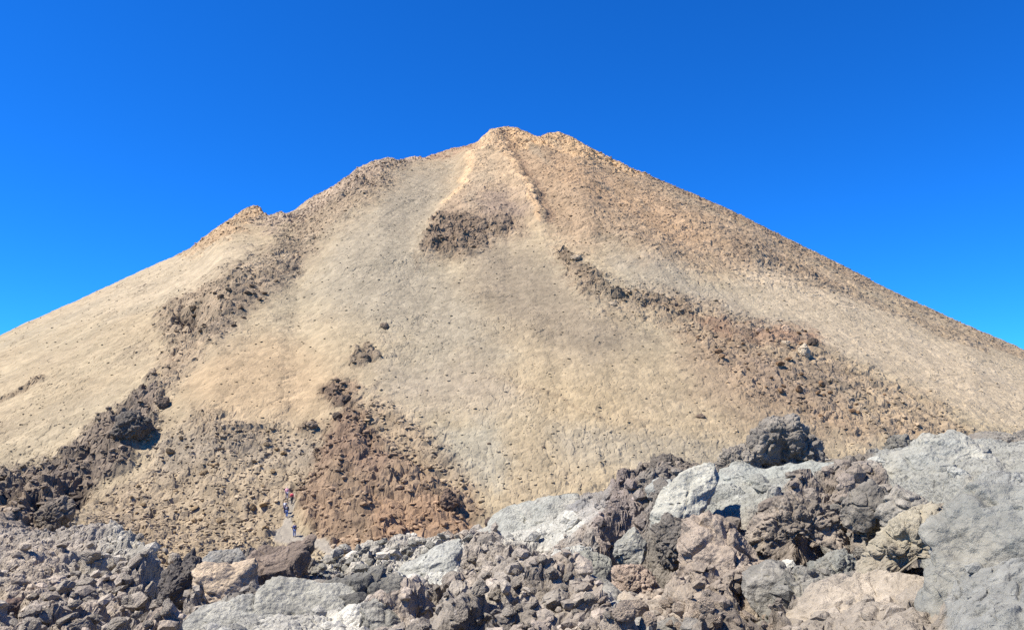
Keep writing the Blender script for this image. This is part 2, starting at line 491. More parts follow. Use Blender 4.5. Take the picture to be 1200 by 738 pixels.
for p in ([(415, 412), (435, 406), (450, 418), (430, 428), (415, 424)], [(378, 462), (400, 452), (412, 470), (392, 484)], [(345, 500), (366, 494), (370, 504), (350, 512)]):
    q = zone(p, 4); rough += 0.6 * q; paint(0.6 * q, lin(126, 104, 88)); raise_ += .2 * q
# right-hand rock band
rb = zone([(655, 300), (690, 318), (740, 340), (830, 352), (880, 368), (960, 395), (1010, 430), (1100, 470), (1150, 520), (1040, 520), (960, 500), (880, 470), (830, 420), (790, 385), (700, 355), (660, 322)], 10)
paint(0.5 * rb, lin(170, 142, 114)); rough += 0.46 * rb; raise_ += 0.1 * rb
paint(0.6 * zone([(800, 372), (950, 385), (960, 405), (870, 400)], 7), lin(150, 108, 84))
paint(0.4 * zone([(860, 420), (960, 420), (1010, 450), (980, 490), (900, 470)], 12), lin(140, 122, 106))
for p, ww in (([(0, 468), (50, 446)], 4), ([(560, 440), (640, 462), (705, 492)], 1.5), ([(660, 300), (720, 345), (800, 362)], 7), ([(490, 300), (484, 316)], 2)):
    q = strip(p, ww, ww); rough += (0.5 if ww > 2 else .12) * q; paint((0.5 if ww > 2 else .3) * q, lin(140, 116, 92))
rough += 0.10 + 0.12 * sstep(0.1, .5, mid) + 0.10 * sstep(430, 560, PY)

rough_m = np.clip(rough, 0, 1.3) * far
# stone-by-stone tint on the mountain
h1, id1 = rubble(X, Y, 3.2, 1); h2, id2 = rubble(X, Y, 1.25, 2); h3, id3 = rubble(X, Y, 7.5, 3, crack=0.3)
# broken rock beds run down slope: stretch the ridged noise along the fall line
rr = np.hypot(X + 3, Y - DC); ps = np.arctan2(X + 3, DC - Y)
rd = ridged(ps * 60, rr / 7.0, X * 0, 1.0, 5, 0.6)
rd2 = ridged(X, Y, Zb, 6.0, 4, 0.6, off=5)
def ledge(lam, off):
    n = fbm(X, Y, Zb, 14.0, 4, .55, off); n2 = fbm(X, Y, Zb, 5.0, 3, .5, off + 9)
    t = rr / lam + 2.6 * n + .8 * n2
    f = t - np.floor(t)
    f = np.where(f < .85, f / .85, (1 - f) / .15)          # a bench, then a short steep drop towards the valley
    return lam * f * sstep(-.25, .25, fbm(X, Y, Zb, 8.0, 3, .5, off + 21))
stony = sstep(-.1, .45, fbm(X, Y, Zb, 22.0, 4, .55, 31.)) + .5 * sstep(430, 540, PY)
ld = ledge(5.5, 50.) * .26 + ledge(2.4, 80.) * .34
disp = rough_m * (0.45 * (rd - 0.5) + 0.5 * (rd2 - .5)) + rough_m * (ld - .5) + rough_m ** 1.3 * (0.16 * (h3 - 1.8) + 0.24 * (h1 - .9)) + (0.02 + 0.10 * stony + 0.26 * rough_m) * (h2 - 0.35) + .22 * stony * np.maximum(0, h1 - 1.5) + 0.12 * mid
disp += 1.6 * big * 1.0
gul = sstep(0.30, 0.75, ridged(ps * 34, rr / 60.0, X * 0, 1.0, 3))
disp += 0.12 * gul * (1 - rough_m)
kk = (RND[id1][..., 5] - .5) * 0.30 * np.clip(rough_m * 1.4 + .15, 0, 1) + (RND[id2][..., 5] - .5) * 0.26
kk += (gul - .5) * 0.03 + .16 * fbm(ps * 55, rr / 70, X * 0, 1.0, 4, .6) * (1 - .5 * rough_m)
olive = sstep(.1, .5, fbm(ps * 9, rr / 45, X * 0, 1.0, 4, .55, 12.))
col[:] = col * (1 - .35 * olive[..., None]) + .35 * olive[..., None] * lin(176, 164, 138)
mount_z = Zb + far * (raise_ + disp)

# ---- lava field colours and relief (near)
nl = 1 - far
fc = np.empty((ND, NA, 3), F); fc[:] = lin(138, 126, 118)
def fpaint(m, c): fc[:] = fc * (1 - m[..., None]) + np.asarray(c, F) * m[..., None]
n1 = fbm(X, Y, Zb, 3.5, 4, off=60); n2 = fbm(X, Y, Zb, 1.0, 4, off=70)
fpaint(sstep(0, .4, n1) * .7, lin(152, 132, 120)); fpaint(sstep(.05, .5, -n1) * .6, lin(128, 124, 122)); fpaint(sstep(.1, .5, n2) * .5, lin(166, 154, 142))
slab = np.zeros((ND, NA), F); pit = np.zeros((ND, NA), F)
def fz(poly, soft=5): return sstep(-soft, soft, sdf(WX, WY, poly, 40))
def slabz(poly, c, k=1.0, soft=5):
    global slab
    m = fz(poly, soft); slab = np.maximum(slab, m * k); fpaint(m * .9, c); return m
GREY = lin(160, 162, 160)
slabz([(565, 608), (610, 590), (690, 585), (700, 610), (670, 635), (590, 645), (560, 628)], GREY)
slabz([(660, 592), (710, 575), (720, 600), (690, 625)], lin(150, 146, 146), .8)
slabz([(785, 590), (860, 548), (1000, 545), (960, 575), (900, 600), (800, 612)], lin(158, 164, 162))
slabz([(1010, 560), (1030, 525), (1110, 508), (1300, 505), (1300, 590), (1180, 560), (1120, 600), (1080, 590)], lin(156, 161, 160))
slabz([(1050, 610), (1190, 560), (1500, 560), (1500, 900), (1080, 900), (1100, 700)], lin(150, 156, 160), .9)
slabz([(930, 700), (1040, 660), (1110, 690), (1110, 900), (900, 900)], lin(176, 160, 146), .85)
slabz([(985, 640), (1040, 600), (1140, 570), (1120, 610), (1060, 640), (1000, 660)], lin(176, 164, 140), .7)
slabz([(665, 680), (720, 690), (800, 738), (830, 800), (760, 800), (690, 710)], lin(154, 152, 150), .9)
slabz([(215, 738), (260, 712), (320, 728), (330, 800), (200, 800)], lin(160, 162, 162), .9)
slabz([(300, 705), (380, 700), (430, 720), (420, 800), (300, 800)], lin(180, 180, 178), .9)
slabz([(455, 680), (505, 645), (545, 640), (530, 690), (480, 700)], lin(168, 172, 172), .9)
slabz([(640, 650), (690, 640), (720, 672), (680, 690), (640, 675)], lin(158, 160, 158), .7)
fpaint(.6 * fz([(960, 650), (1010, 640), (1000, 700), (900, 720), (870, 660)], 8), lin(136, 142, 142))
fpaint(.8 * fz([(800, 612), (870, 610), (905, 690), (850, 720), (790, 670)], 6), lin(172, 150, 134))
fpaint(.7 * fz([(700, 680), (770, 670), (860, 720), (880, 760), (780, 760)], 6), lin(184, 160, 138))
fpaint(.7 * fz([(600, 600), (620, 590), (740, 572), (757, 590), (720, 640), (690, 620)], 6) * (1 - slab), lin(150, 128, 126))
fpaint(.6 * fz([(380, 640), (520, 628), (520, 660), (440, 690), (360, 690)], 8), lin(158, 156, 150))
fpaint(.7 * fz([(0, 640), (120, 560), (230, 600), (225, 660), (60, 680), (0, 720)], 22), lin(136, 126, 118))
fpaint(.5 * fz([(130, 610), (175, 600), (190, 650), (100, 680)], 12), lin(150, 150, 144))
fpaint(.6 * fz([(0, 640), (80, 640), (60, 700), (0, 710)], 12), lin(160, 140, 122))
for p in ([(740, 606), (765, 622), (800, 628), (802, 660), (790, 685), (765, 690), (752, 664)], [(862, 615), (905, 632), (930, 655), (918, 664), (880, 640)],
          [(935, 618), (968, 612), (968, 635), (930, 652), (918, 640)], [(1000, 640), (1035, 618), (1060, 622), (1030, 655), (1010, 660)],
          [(1060, 672), (1080, 650), (1120, 680), (1110, 695), (1075, 692)], [(1000, 690), (1050, 668), (1058, 680), (1018, 700)],
          [(195, 665), (225, 655), (232, 690), (205, 700)], [(95, 715), (128, 718), (120, 734), (100, 730)], [(870, 690), (888, 700), (900, 728), (884, 722)],
          [(1040, 575), (1075, 585), (1110, 598), (1108, 606), (1060, 594)], [(0, 712), (20, 704), (16, 720), (0, 728)], [(545, 700), (562, 694), (560, 712), (545, 716)],
          [(620, 668), (640, 672), (632, 682), (618, 678)], [(484, 680), (506, 684), (500, 692), (486, 690)]):
    q_ = np.array(p, float); sz = math.sqrt(np.ptp(q_[:, 0]) * np.ptp(q_[:, 1]))
    pit = np.maximum(pit, fz(p, 2.5) * sz * 2.1 * D / FPX)
ra, ia = rubble(X, Y, 1.7, 5, 2.4, .22); rb_, ib = rubble(X, Y, 0.62, 6, 2.4, .26); rcc, ic = rubble(X, Y, 0.19, 7)
rdx = ridged(X, Y, Zb, 1.6, 5, .6, off=90); rdy = ridged(X, Y, Zb, .35, 3, .6, off=95)
sc_ = np.clip(D / 16, .6, 1.6)
nz_r = 0.44 * (ra - .55) + 0.44 * (rb_ - .2) + .30 * (rcc - .06) + .14 * (rdx - .62) + 0.05 * (rdy - .5) + .15 * n1
crk = sstep(0.86, 0.97, ridged(X, Y, Zb, 2.6, 3, .5, off=33))
nz_s = 0.09 * n1 + 0.10 * n2 + 0.05 * rdy + 0.20 * (rcc - .06) + .10 * fbm(X, Y * 2.2, Zb, .5, 4, .6) - 0.30 * crk + .06 + .10 * (ra - .55)
disp_n = (1 - slab) * nz_r * (0.7 + .3 * np.minimum(sc_, 1)) * (1 - .25 * (D > 26)) + slab * nz_s - pit
near_z = Zb + disp_n * sstep(2.5, 7, D)
kn = (RND[ia][..., 5] - .5) * .16 + (RND[ib][..., 5] - .5) * .22 + (RND[ic][..., 5] - .5) * .16
kn *= (1 - .6 * slab)

fc *= (1 + .42 * fz([(-300, 600), (230, 600), (240, 800), (-300, 800)], 10) + .42 * fz([(370, 640), (700, 600), (760, 800), (370, 800)], 14))[..., None]
_l = fc.mean(2, keepdims=True) * np.array([1.05, 1.0, .96], F); fc = fc * .5 + _l * .5
fc *= np.array([1.0, .975, .84], F)
fc *= 1.44 + .04 * (1 - slab)[..., None] * (1 - np.clip(pit, 0, 1))[..., None]
Zf = near_z * nl + mount_z * far
COL = fc * (1 + kn[..., None]) * nl[..., None] + col * (1 + kk[..., None]) * far[..., None]
COL = np.clip(COL, 0.01, 0.9)

# path with the walkers: flatten and clear the ground there
PATH = [[(322, 634), (324, 622), (331, 612), (335, 604), (337, 590), (341, 580), (346, 578), (345, 592), (342, 606), (342, 620), (352, 629), (366, 630), (380, 633), (400, 650), (396, 656), (368, 641), (350, 640), (338, 638)]]
pm = np.zeros((ND, NA), F)
for p in PATH: pm = np.maximum(pm, sstep(-2, 2, sdf(PX + 2.5 * mid + 2 * sml, PY + 2 * sml, p, 20)) * far)
Zf = Zf * (1 - pm) + (Zb + 0.1 + .08 * h2) * pm
COL = COL * (1 - pm[..., None]) + lin(180, 170, 152) * (1 + .5 * kk[..., None]) * pm[..., None]
# rock faces stand no steeper than about 70 degrees before they are pushed into overhangs
def limit(Z, smax):
    dD = np.diff(DD)
    for i in range(1, ND): Z[i] = np.minimum(Z[i], Z[i - 1] + smax[i] * dD[i - 1])
    for i in range(ND - 2, -1, -1): Z[i] = np.minimum(Z[i], Z[i + 1] + smax[i] * dD[i])
    st = np.diff(AZ)
    for j in range(1, NA): Z[:, j] = np.minimum(Z[:, j], Z[:, j - 1] + smax * DD * st[j - 1])
    for j in range(NA - 2, -1, -1): Z[:, j] = np.minimum(Z[:, j], Z[:, j + 1] + smax * DD * st[j])
    return Z
Zf = limit(Zf, np.where(DD < 82, 2.3, 2.0))
Zf = fix_crest(Zf, 16, 30, 4)
# push the surface sideways too, so that blocks overhang their gaps
def shove(s, amp, off):
    q = [fbm(X, Y, Zf * 1.4, s, 3, .55, off + 30 * i) for i in range(2)]
    return amp * q[0], amp * q[1]
s1 = shove(0.55, .16, 3.); s2 = shove(3.2, .9, 7.)
kn_ = nl * (1 - .7 * slab) * sstep(4, 8, D); kf_ = np.clip(rough_m, 0, 1) * (D < 360)
s3 = shove(0.22, .075, 13.); s4 = shove(0.9, .34, 17.)
X = X + (s1[0] + s3[0]) * kn_ + (s2[0] + s4[0]) * kf_; Y = Y + (s1[1] + s3[1]) * kn_ + (s2[1] + s4[1]) * kf_
Zf = Zf + kn_ * .06 * fbm(X, Y, Zf * 1.3, .3, 3, .6, 23.) + kf_ * .25 * fbm(X, Y, Zf * 1.3, 1.2, 3, .6, 27.)
print("relief done", Zf.min(), Zf.max())

def biggest(m):
    """the largest connected piece of a mask"""
    left = m.copy(); best = None
    while left.any():
        i0 = np.unravel_index(left.argmax(), m.shape)
        comp, st = [], [i0]; left[i0] = False
        while st:
            a, b = st.pop(); comp.append((a, b))
            for c, d in ((a + 1, b), (a - 1, b), (a, b + 1), (a, b - 1)):
                if 0 <= c < m.shape[0] and 0 <= d < m.shape[1] and left[c, d]:
                    left[c, d] = False; st.append((c, d))
        if best is None or len(comp) > len(best): best = comp
    r = np.zeros_like(m); r[tuple(np.array(best).T)] = True
    return r
# ---- split the ground by face into the objects a walker would name
PXf, PYf = to_pix(X, Y, Zf)
ID = np.zeros((ND, NA), np.int8)
ID[D < 82] = 1
def split(mask, i):
    ID[mask] = i
split((far > .5) & (rm > .5), 2); split((far > .5) & (lo > .5), 3); split((rib > .5) & (far > .5), 4); split((oc > .5) & (far > .5), 5)
split((gc > .5) & (far > .5) & (ID == 0), 6); split((dk > .5) & (far > .5), 7); split((rb > .5) & (far > .5), 8)
split((sm_ > .5) & (far > .5) & (ID == 0), 9)
split((pm > .5) & (D > 82), 10)
for i in range(2, 11):
    m = ID == i
    if m.any():
        b = biggest(m); ID[m & ~b] = 0
idx = np.arange(ND * NA).reshape(ND, NA)
Q = np.stack([idx[:-1, :-1], idx[:-1, 1:], idx[1:, 1:], idx[1:, :-1]], -1).reshape(-1, 4)
FID = ID[:-1, :-1].ravel()
VV = np.stack([X, Y, Zf], -1).reshape(-1, 3); CC = COL.reshape(-1, 3)
def cut(i, name, mat, *tags, **kw):
    q = Q[FID == i]
    if not len(q): print("EMPTY", name); return
    u, inv = np.unique(q, return_inverse=True)
    o = link(mesh_np(name, VV[u], inv.reshape(q.shape), mat, CC[u]))
    tag(o, *tags, **kw)
cut(0, "mountain", M_scree, kind="structure")
cut(1, "lava_field", M_lava, kind="structure")
cut(10, "path", M_path, kind="structure")
cut(2, "rock_mound", M_scree, "reddish brown broken rock mound beside the pale path with the walkers", "rock mound")
cut(3, "lava_outcrop", M_scree, "dark craggy lava ridge with black hollows at the left edge of the slope", "outcrop")
cut(4, "rock_rib", M_scree, "long grey brown rock rib with a small black cave running down the left flank", "rock rib")
cut(5, "rock_crag", M_scree, "small orange crag on the left skyline against the blue sky", "crag")
cut(6, "rock_crag", M_scree, "long pale jagged crag along the skyline left of the summit", "crag")
cut(7, "rock_outcrop", M_scree, "dark brown rock outcrop under the pale summit ridges", "outcrop")
cut(8, "rock_band", M_scree, "brown stony rock band slanting down the right side of the slope", "rock band")
cut(9, "summit_crag", M_scree, "pale ochre twin topped summit rock at the very top of the mountain", "crag")

# ---- looking the ground up
RZ = Zf / D
def hit(px, py):
    a, e = pix2az(px, py)
    j = int(np.clip(np.searchsorted(AZ, a), 1, NA - 1))
    c = RZ[:, j]
    k = int(np.argmax(c >= e)) if (c[5:] >= e).any() else ND - 1
    return X[k, j], Y[k, j], Zf[k, j], D[k, j]

# ------------------------------------------------------------------ loose stones nobody could count
def gravel(name, label, cat, Wt, n, smin, smax, mat, seed, power=3.0, flat=.7, light=1.0, grow=None):
    r = np.random.RandomState(seed)
    w_ = np.clip(Wt, 0, None).ravel().astype(float); w_ /= w_.sum()
    k = r.choice(w_.size, n, p=w_)
    P = VV[k]; dist = D.ravel()[k]
    V, Fc = ICOS
    s = (smin + (smax - smin) * r.rand(n) ** power)
    if grow is not None: s = s * grow.ravel()[k]
    A_ = r.normal(size=(n, 3, 3)); q0 = A_[:, 0] / np.linalg.norm(A_[:, 0], axis=1)[:, None]
    q1 = A_[:, 1] - (A_[:, 1] * q0).sum(1)[:, None] * q0; q1 /= np.linalg.norm(q1, axis=1)[:, None]; q2 = np.cross(q0, q1)
    R_ = np.stack([q0, q1, q2], 1); sc = r.uniform(.55, 1.25, (n, 1, 3))
    jit = 1 + r.uniform(-.28, .28, (n, len(V), 1))
    B = (V[None] * jit * sc) @ R_ * (s[:, None, None] * .5)
    B[:, :, 2] *= flat
    B += P[:, None]; B[:, :, 2] += (s * .12)[:, None]
    cc = CC[k] * (light * r.uniform(.78, 1.28, (n, 1)))
    Fa = (Fc[None] + (np.arange(n) * len(V))[:, None, None]).reshape(-1, 3)
    o = link(mesh_np(name, B.reshape(-1, 3), Fa, mat, np.repeat(cc, len(V), 0).clip(.01, .9)))
    tag(o, label, cat, kind="stuff")
import bmesh as _b
_m = _b.new(); _b.ops.create_icosphere(_m, subdivisions=1, radius=1)
ICOS = (np.array([v.co[:] for v in _m.verts]), np.array([[v.index for v in f.verts] for f in _m.faces])); _m.free()
inview = (np.abs(A) < math.radians(36))
patch_ = sstep(-.2, .5, fbm(X, Y, Zf, 12.0, 4, .6, 91.))
w1 = inview * (D > 84) * (D < 385) * (1 - pm) * (.08 + .4 * stony * patch_ + 1.0 * np.clip(rough_m, 0, 1) + 1.6 * rf + .6 * rs) * (1 - .6 * tri)
gravel("scree", "loose tan and brown stones strewn over the whole mountain slope", "scree", w1, 70000, .22, 1.7, M_scree, 5, 6.0, .55, 1.18, .34 + .66 * np.clip(rough_m * .75 + .1 * rf + .2 * rs, 0, 1) - .18 * rf)
w2 = inview * (D > 6.5) * (D < 82) * (1 - .93 * slab) * (1 - np.clip(pit, 0, 1)) * (.4 + patch_)
gravel("lava_gravel", "small broken lava stones lying between the big foreground blocks", "gravel", w2, 20000, .03, .46, M_lava, 6, 5.0, .8, 1.1, np.clip(D / 17, .3, 1.2))

# ------------------------------------------------------------------ rocks
def ico(sub):
    import bmesh
    bm = bmesh.new(); bmesh.ops.create_icosphere(bm, subdivisions=sub, radius=1)
    V = np.array([v.co[:] for v in bm.verts]); Fc = np.array([[v.index for v in f.verts] for f in bm.faces])
    bm.free(); return V, Fc
ICO = {s: ico(s) for s in (3, 4, 5, 6, 7)}

def shape_noise(P, L, kind, seed):
    """relief along the normal for a rock of size L made at world points P"""
    x, y, z = [(P[:, i] + seed * 3.17) for i in range(3)]
    x, y, z = x.astype(float), y.astype(float), z.astype(float)
    if kind == 'slab':
        f0, e0, c0 = worley3(x / (L * .55), y / (L * .55), z / (L * .4))
        d = 0.075 * L * fbm(x, y, z, L * .7, 5, .55) + .030 * L * ridged(x, y * .6, z * 1.5, L * .22, 5, .62) + .016 * fbm(x, y, z, .14, 4, .65) + .018 * ridged(x, y, z, .45, 4, .6)
        fp, ep, cp_ = worley3(x / .33, y / .33, z / .33); d -= .035 * (RND[cp_, 2] > .7) * sstep(.34, .12, fp)
        d += .05 * L * sstep(0, .08, e0) * (RND[c0, 3] - .2)
        d -= 0.05 * L * sstep(.86, .97, ridged(x, y, z * 1.6, L * .5, 3, .5))
    elif kind == 'knobby':
        f0, e0, c0 = worley3(x / (L * .30), y / (L * .30), z / (L * .30))
        f, e, c = worley3(x / (L * .20), y / (L * .20), z / (L * .20))
        f2, e2, c2 = worley3(x / (L * .075), y / (L * .075), z / (L * .075))
        d = .19 * L * fbm(x, y, z, L * .55, 4) + .05 * L * sstep(0, .15, e0) * (.3 + RND[c0, 3]) + .030 * L * (sstep(0, .4, e) * (.4 + RND[c, 4]) - .5 * f * f) + (.075 * L * ridged(x, y, z, L * .25, 5, .62)) + .016 * L * (sstep(0, .4, e2) - f2) + .014 * fbm(x, y, z, .12, 3)
    else:
        f, e, c = worley3(x / (L * .38), y / (L * .38), z / (L * .38))
        d = .10 * L * fbm(x, y, z, L * .7, 3) + .06 * L * (sstep(0, .16, e) * (.4 + RND[c, 3])) + .025 * L * ridged(x, y, z, L * .2, 4, .6) + .012 * fbm(x, y, z, .12, 3, .6)
    return d

def tint(P, c1, c2, seed, s, tk=1.5):
    n = fbm(P[:, 0] + seed, P[:, 1], P[:, 2], s, 4)
    m = sstep(-.15, .35, n)[:, None]
    c = lin(*c1)[None] * (1 - m) + lin(*c2)[None] * m
    if tk > 1.2: c = c * .55 + .45 * c.mean(1)[:, None] * np.array([1.05, 1.0, .96])
    return np.clip(c * (np.array([1.0, .975, .84]) if tk > 1 else 1) * tk * (1 + .25 * fbm(P[:, 0], P[:, 1] + seed, P[:, 2], s * .2, 3)[:, None]), .01, .9)

RK = [0]
def boulder(poly, label, c1, c2, kind='angular', dist=None, depth=.8, lean=0.5, sub=6, name="boulder", cat="boulder", ang=5, group=None, push=0.0):
    """a rock with the outline seen in the photograph, its own distance, real size and thickness"""
    RK[0] += 1; seed = RK[0]; r = np.random.RandomState(seed * 13)
    P = np.array(poly, float); c = np.array([(P[:, 0].min() + P[:, 0].max()) / 2, (P[:, 1].min() + P[:, 1].max()) / 2])
    if dist is None:
        dist = hit(c[0], c[1] * .4 + P[:, 1].max() * .6)[3]
    dist += push
    u, y_, z_ = pix2dir(*c); h = math.hypot(u, y_)
    O = np.array([u, y_, z_]) / h * dist
    rt = np.array([y_, -u, 0]) / h; fw = np.array([u, y_, 0]) / h; up = np.array([0, 0, 1.0])
    mpp = dist * math.hypot(1, z_ / h) / (FPX * math.hypot(1, (c[0] - CX) / FPX)) * 1.0
    V, Fc = ICO[sub]; V = V.copy()
    # facets first
    if ang:
        N = r.normal(size=(ang * 3, 3)); N /= np.linalg.norm(N, axis=1)[:, None]; hh = r.uniform(.72, .98, ang * 3)
        k = (V @ N.T) / hh; V = V / np.maximum(1, k.max(1))[:, None]
    rho2 = np.hypot(V[:, 0], V[:, 2]); phi = np.arctan2(V[:, 2], V[:, 0])
    Q2 = (P - c) * [1, -1]
    th = np.linspace(-math.pi, math.pi, 361); R = np.zeros(361)
    for i, t in enumerate(th):
        dx, dy = math.cos(t), math.sin(t); best = 0
        for a in range(len(Q2)):
            p, q = Q2[a], Q2[(a + 1) % len(Q2)]; e = q - p
            den = dx * e[1] - dy * e[0]
            if abs(den) < 1e-9: continue
            tt = (p[0] * e[1] - p[1] * e[0]) / den; s = (p[0] * dy - p[1] * dx) / den
            if tt > 0 and -1e-6 <= s <= 1 + 1e-6: best = max(best, tt)
        R[i] = best
    _z = np.zeros(361); cp, sp = np.cos(th) * 2.2, np.sin(th) * 2.2
    R = R * (1 + .16 * fbm(cp, sp, _z + seed * 1.7, 1.0, 5, .6))
    Rp = np.interp(phi, th, R) * mpp
    n0 = V / np.linalg.norm(V, axis=1)[:, None]
    rr_ = rho2 ** .75
    size = np.sqrt(abs((P[:, 0].max() - P[:, 0].min()) * (P[:, 1].max() - P[:, 1].min()))) * mpp
    dp = V[:, 1] * depth * size * .6
    a_, b_ = Rp * rr_ * np.cos(phi), Rp * rr_ * np.sin(phi)
    # lean: the body runs back and up the ground behind its face
    W = O + a_[:, None] * rt + b_[:, None] * up + dp[:, None] * (fw * math.cos(lean) + up * math.sin(lean) * .35) + (b_ * math.tan(min(lean, 1.1)) * .5)[:, None] * fw
    W = W + fw * depth * size * .15
    nn = n0[:, :1] * rt + n0[:, 2:] * up + n0[:, 1:2] * fw
    L = max(size, .15)
    W = W + nn * (shape_noise(W, L, kind, seed) - .03 * L)[:, None]
    wx = W / (L * .35) + seed
    W = W + .07 * L * np.stack([fbm(wx[:, 0], wx[:, 1] + 20 * i, wx[:, 2], 1.0, 3) for i in range(3)], 1)
    base = O * 1.0
    colr = tint(W, c1, c2, seed, L * .5)
    o = mesh_np(name, W - base, Fc, M_lava, colr, smooth=True if kind == 'slab' else False)
    o.location = base
    link(o); tag(o, label, cat, group)
    return o

GR, GR2 = (158, 160, 160), (176, 176, 172)
BR, BR2 = (132, 116, 108), (164, 146, 132)
DKC, DK2 = (112, 102, 98), (140, 126, 116)
boulder([(226, 668), (240, 660), (296, 660), (302, 690), (298, 716), (270, 724), (244, 728), (236, 700)], "pale tan block with a flat sunlit face beside a black hollow", (204, 176, 146), (188, 162, 136), 'slab', dist=17.5, depth=.6, lean=.2, ang=4)
boulder([(284, 668), (300, 650), (322, 644), (340, 640), (361, 634), (361, 668), (360, 690), (338, 694), (302, 700), (290, 716), (284, 700)], "dark brown boulder with a sharp upright corner and a black shaded side", (128, 108, 98), (156, 132, 118), dist=19, depth=.8, lean=.2)
boulder([(232, 662), (246, 650), (280, 645), (290, 652), (286, 664), (240, 668)], "low blue grey stone lying behind the pale tan block", (140, 142, 146), (160, 156, 152), 'slab', dist=20, lean=.9)
boulder([(214, 742), (240, 722), (270, 708), (318, 722), (330, 752), (300, 780), (220, 780)], "grey flat slab at the bottom edge below the pale tan block", GR, GR2, 'slab', dist=13.5, lean=1.0, depth=1.0)
boulder([(298, 702), (330, 697), (372, 702), (420, 712), (428, 738), (420, 790), (330, 790), (312, 724)], "whitish grey flat slab at the bottom edge below the pointed dark boulder", (172, 172, 166), (156, 156, 152), 'slab', dist=13.5, lean=1.0, depth=1.0)
boulder([(424, 715), (440, 706), (458, 708), (478, 738), (480, 780), (428, 780)], "rounded grey block standing on the bottom edge", (142, 142, 140), (160, 158, 154), dist=12.5, depth=.7)
boulder([(372, 692), (392, 684), (440, 680), (462, 684), (482, 700), (488, 722), (478, 742), (462, 716), (446, 704), (420, 706), (384, 704)], "dark grey jagged boulder with a black right face behind the rounded block", (108, 108, 108), (134, 132, 128), dist=14.5, depth=.9, lean=.2)
boulder([(456, 676), (480, 664), (516, 648), (542, 640), (536, 664), (526, 684), (502, 682), (490, 700), (476, 690)], "pale grey tilted flat slab wedged in the middle of the lava blocks", (172, 176, 176), (156, 160, 160), 'slab', dist=19, lean=.9, depth=.8)
boulder([(562, 622), (590, 606), (640, 598), (690, 588), (694, 610), (660, 632), (600, 646), (566, 642)], "wide smooth grey slab between the red mound and the rough lava", (160, 164, 162), (176, 174, 168), 'slab', dist=27.5, lean=1.0, depth=1.2)
boulder([(662, 596), (680, 590), (700, 586), (704, 606), (688, 626), (670, 618)], "small bluish grey boulder on the right end of the wide smooth slab", (142, 142, 148), (158, 156, 156), 'slab', dist=25, lean=.5)
boulder([(719, 648), (724, 634), (744, 622), (757, 636), (756, 656), (742, 670), (726, 662)], "rounded grey boulder on the left rim of the black pit", (150, 152, 148), (168, 166, 158), 'slab', dist=15.5, depth=.8, lean=.3)
boulder([(756, 572), (770, 562), (788, 564), (786, 580), (772, 600), (764, 590)], "small pale flat stone leaning on the left side of the white boulder", (168, 172, 172), (150, 154, 154), 'slab', dist=21.5, lean=.5)
boulder([(754, 618), (762, 596), (776, 580), (796, 562), (820, 548), (842, 544), (846, 562), (830, 584), (822, 606), (794, 622), (778, 630), (768, 626)], "whitish sunlit boulder rising over the black pit", (188, 188, 180), (168, 170, 164), 'slab', dist=16.7, depth=.7, lean=.6)
boulder([(818, 606), (826, 580), (846, 548), (872, 556), (900, 562), (930, 556), (962, 546), (1000, 544), (990, 560), (950, 574), (920, 588), (880, 606)], "long smooth blue grey slab running right from the whitish boulder", (156, 163, 162), (172, 172, 166), 'slab', dist=20.5, lean=1.0, depth=.9, sub=7)
boulder([(858, 556), (868, 534), (880, 526), (884, 505), (892, 494), (908, 489), (930, 494), (944, 506), (950, 530), (952, 552), (930, 566), (890, 572)], "knobbly dark grey crag standing up against the tan slope", (124, 116, 112), (156, 146, 138), 'knobby', dist=24.5, depth=.8, lean=.1, sub=7, name="lava_crag", cat="crag")
boulder([(838, 558), (848, 536), (866, 524), (886, 530), (890, 566), (862, 576)], "small knobbly lava lump at the left foot of the dark grey crag", (136, 126, 118), (166, 154, 142), 'knobby', dist=23.3, depth=.8, lean=.1)
boulder([(948, 552), (952, 536), (966, 534), (974, 546), (962, 556)], "small dark lump at the right foot of the dark grey crag", (112, 104, 100), (134, 124, 116), 'knobby', dist=25.5, sub=5)
boulder([(762, 556), (766, 540), (786, 534), (806, 540), (816, 548), (796, 560), (776, 568)], "dark brown knobbly rock behind the top of the whitish boulder", (112, 102, 96), (136, 122, 112), 'knobby', dist=25, depth=.8, lean=.1)
boulder([(798, 676), (802, 640), (808, 614), (834, 610), (858, 630), (884, 652), (906, 676), (896, 700), (860, 712), (826, 706), (810, 690)], "big pinkish brown crumbly boulder right of the black pit", (178, 156, 140), (158, 138, 126), dist=13.2, depth=.8, lean=.5, sub=7)
boulder([(766, 624), (786, 610), (808, 612), (816, 640), (804, 664), (784, 660), (772, 648)], "added dark rough rock shading the black pit under the whitish boulder", (118, 110, 106), (140, 130, 122), 'knobby', dist=15.4, depth=.9, lean=.1)  # added rock: its underside and shadow darken the pit wall
boulder([(716, 690), (722, 674), (742, 664), (762, 672), (772, 690), (756, 702), (728, 704)], "small pinkish jagged rock below the rounded grey boulder", (182, 152, 134), (160, 136, 122), 'knobby', dist=13.8, depth=.7)
boulder([(655, 684), (657, 670), (668, 668), (674, 676), (671, 686)], "little beige block at the left of the flat grey stones", (194, 186, 168), (180, 170, 154), dist=15, sub=5)
boulder([(668, 664), (686, 652), (712, 660), (722, 678), (714, 694), (690, 690), (672, 684)], "greenish grey low boulder beside the little beige block", (150, 152, 144), (136, 136, 130), 'slab', dist=14.6, lean=.7)
boulder([(674, 692), (700, 690), (730, 704), (770, 724), (810, 760), (760, 790), (720, 730)], "long pale grey rock edge slanting down to the bottom edge", (164, 162, 158), (150, 146, 142), 'slab', dist=11.6, lean=.9, depth=.6)
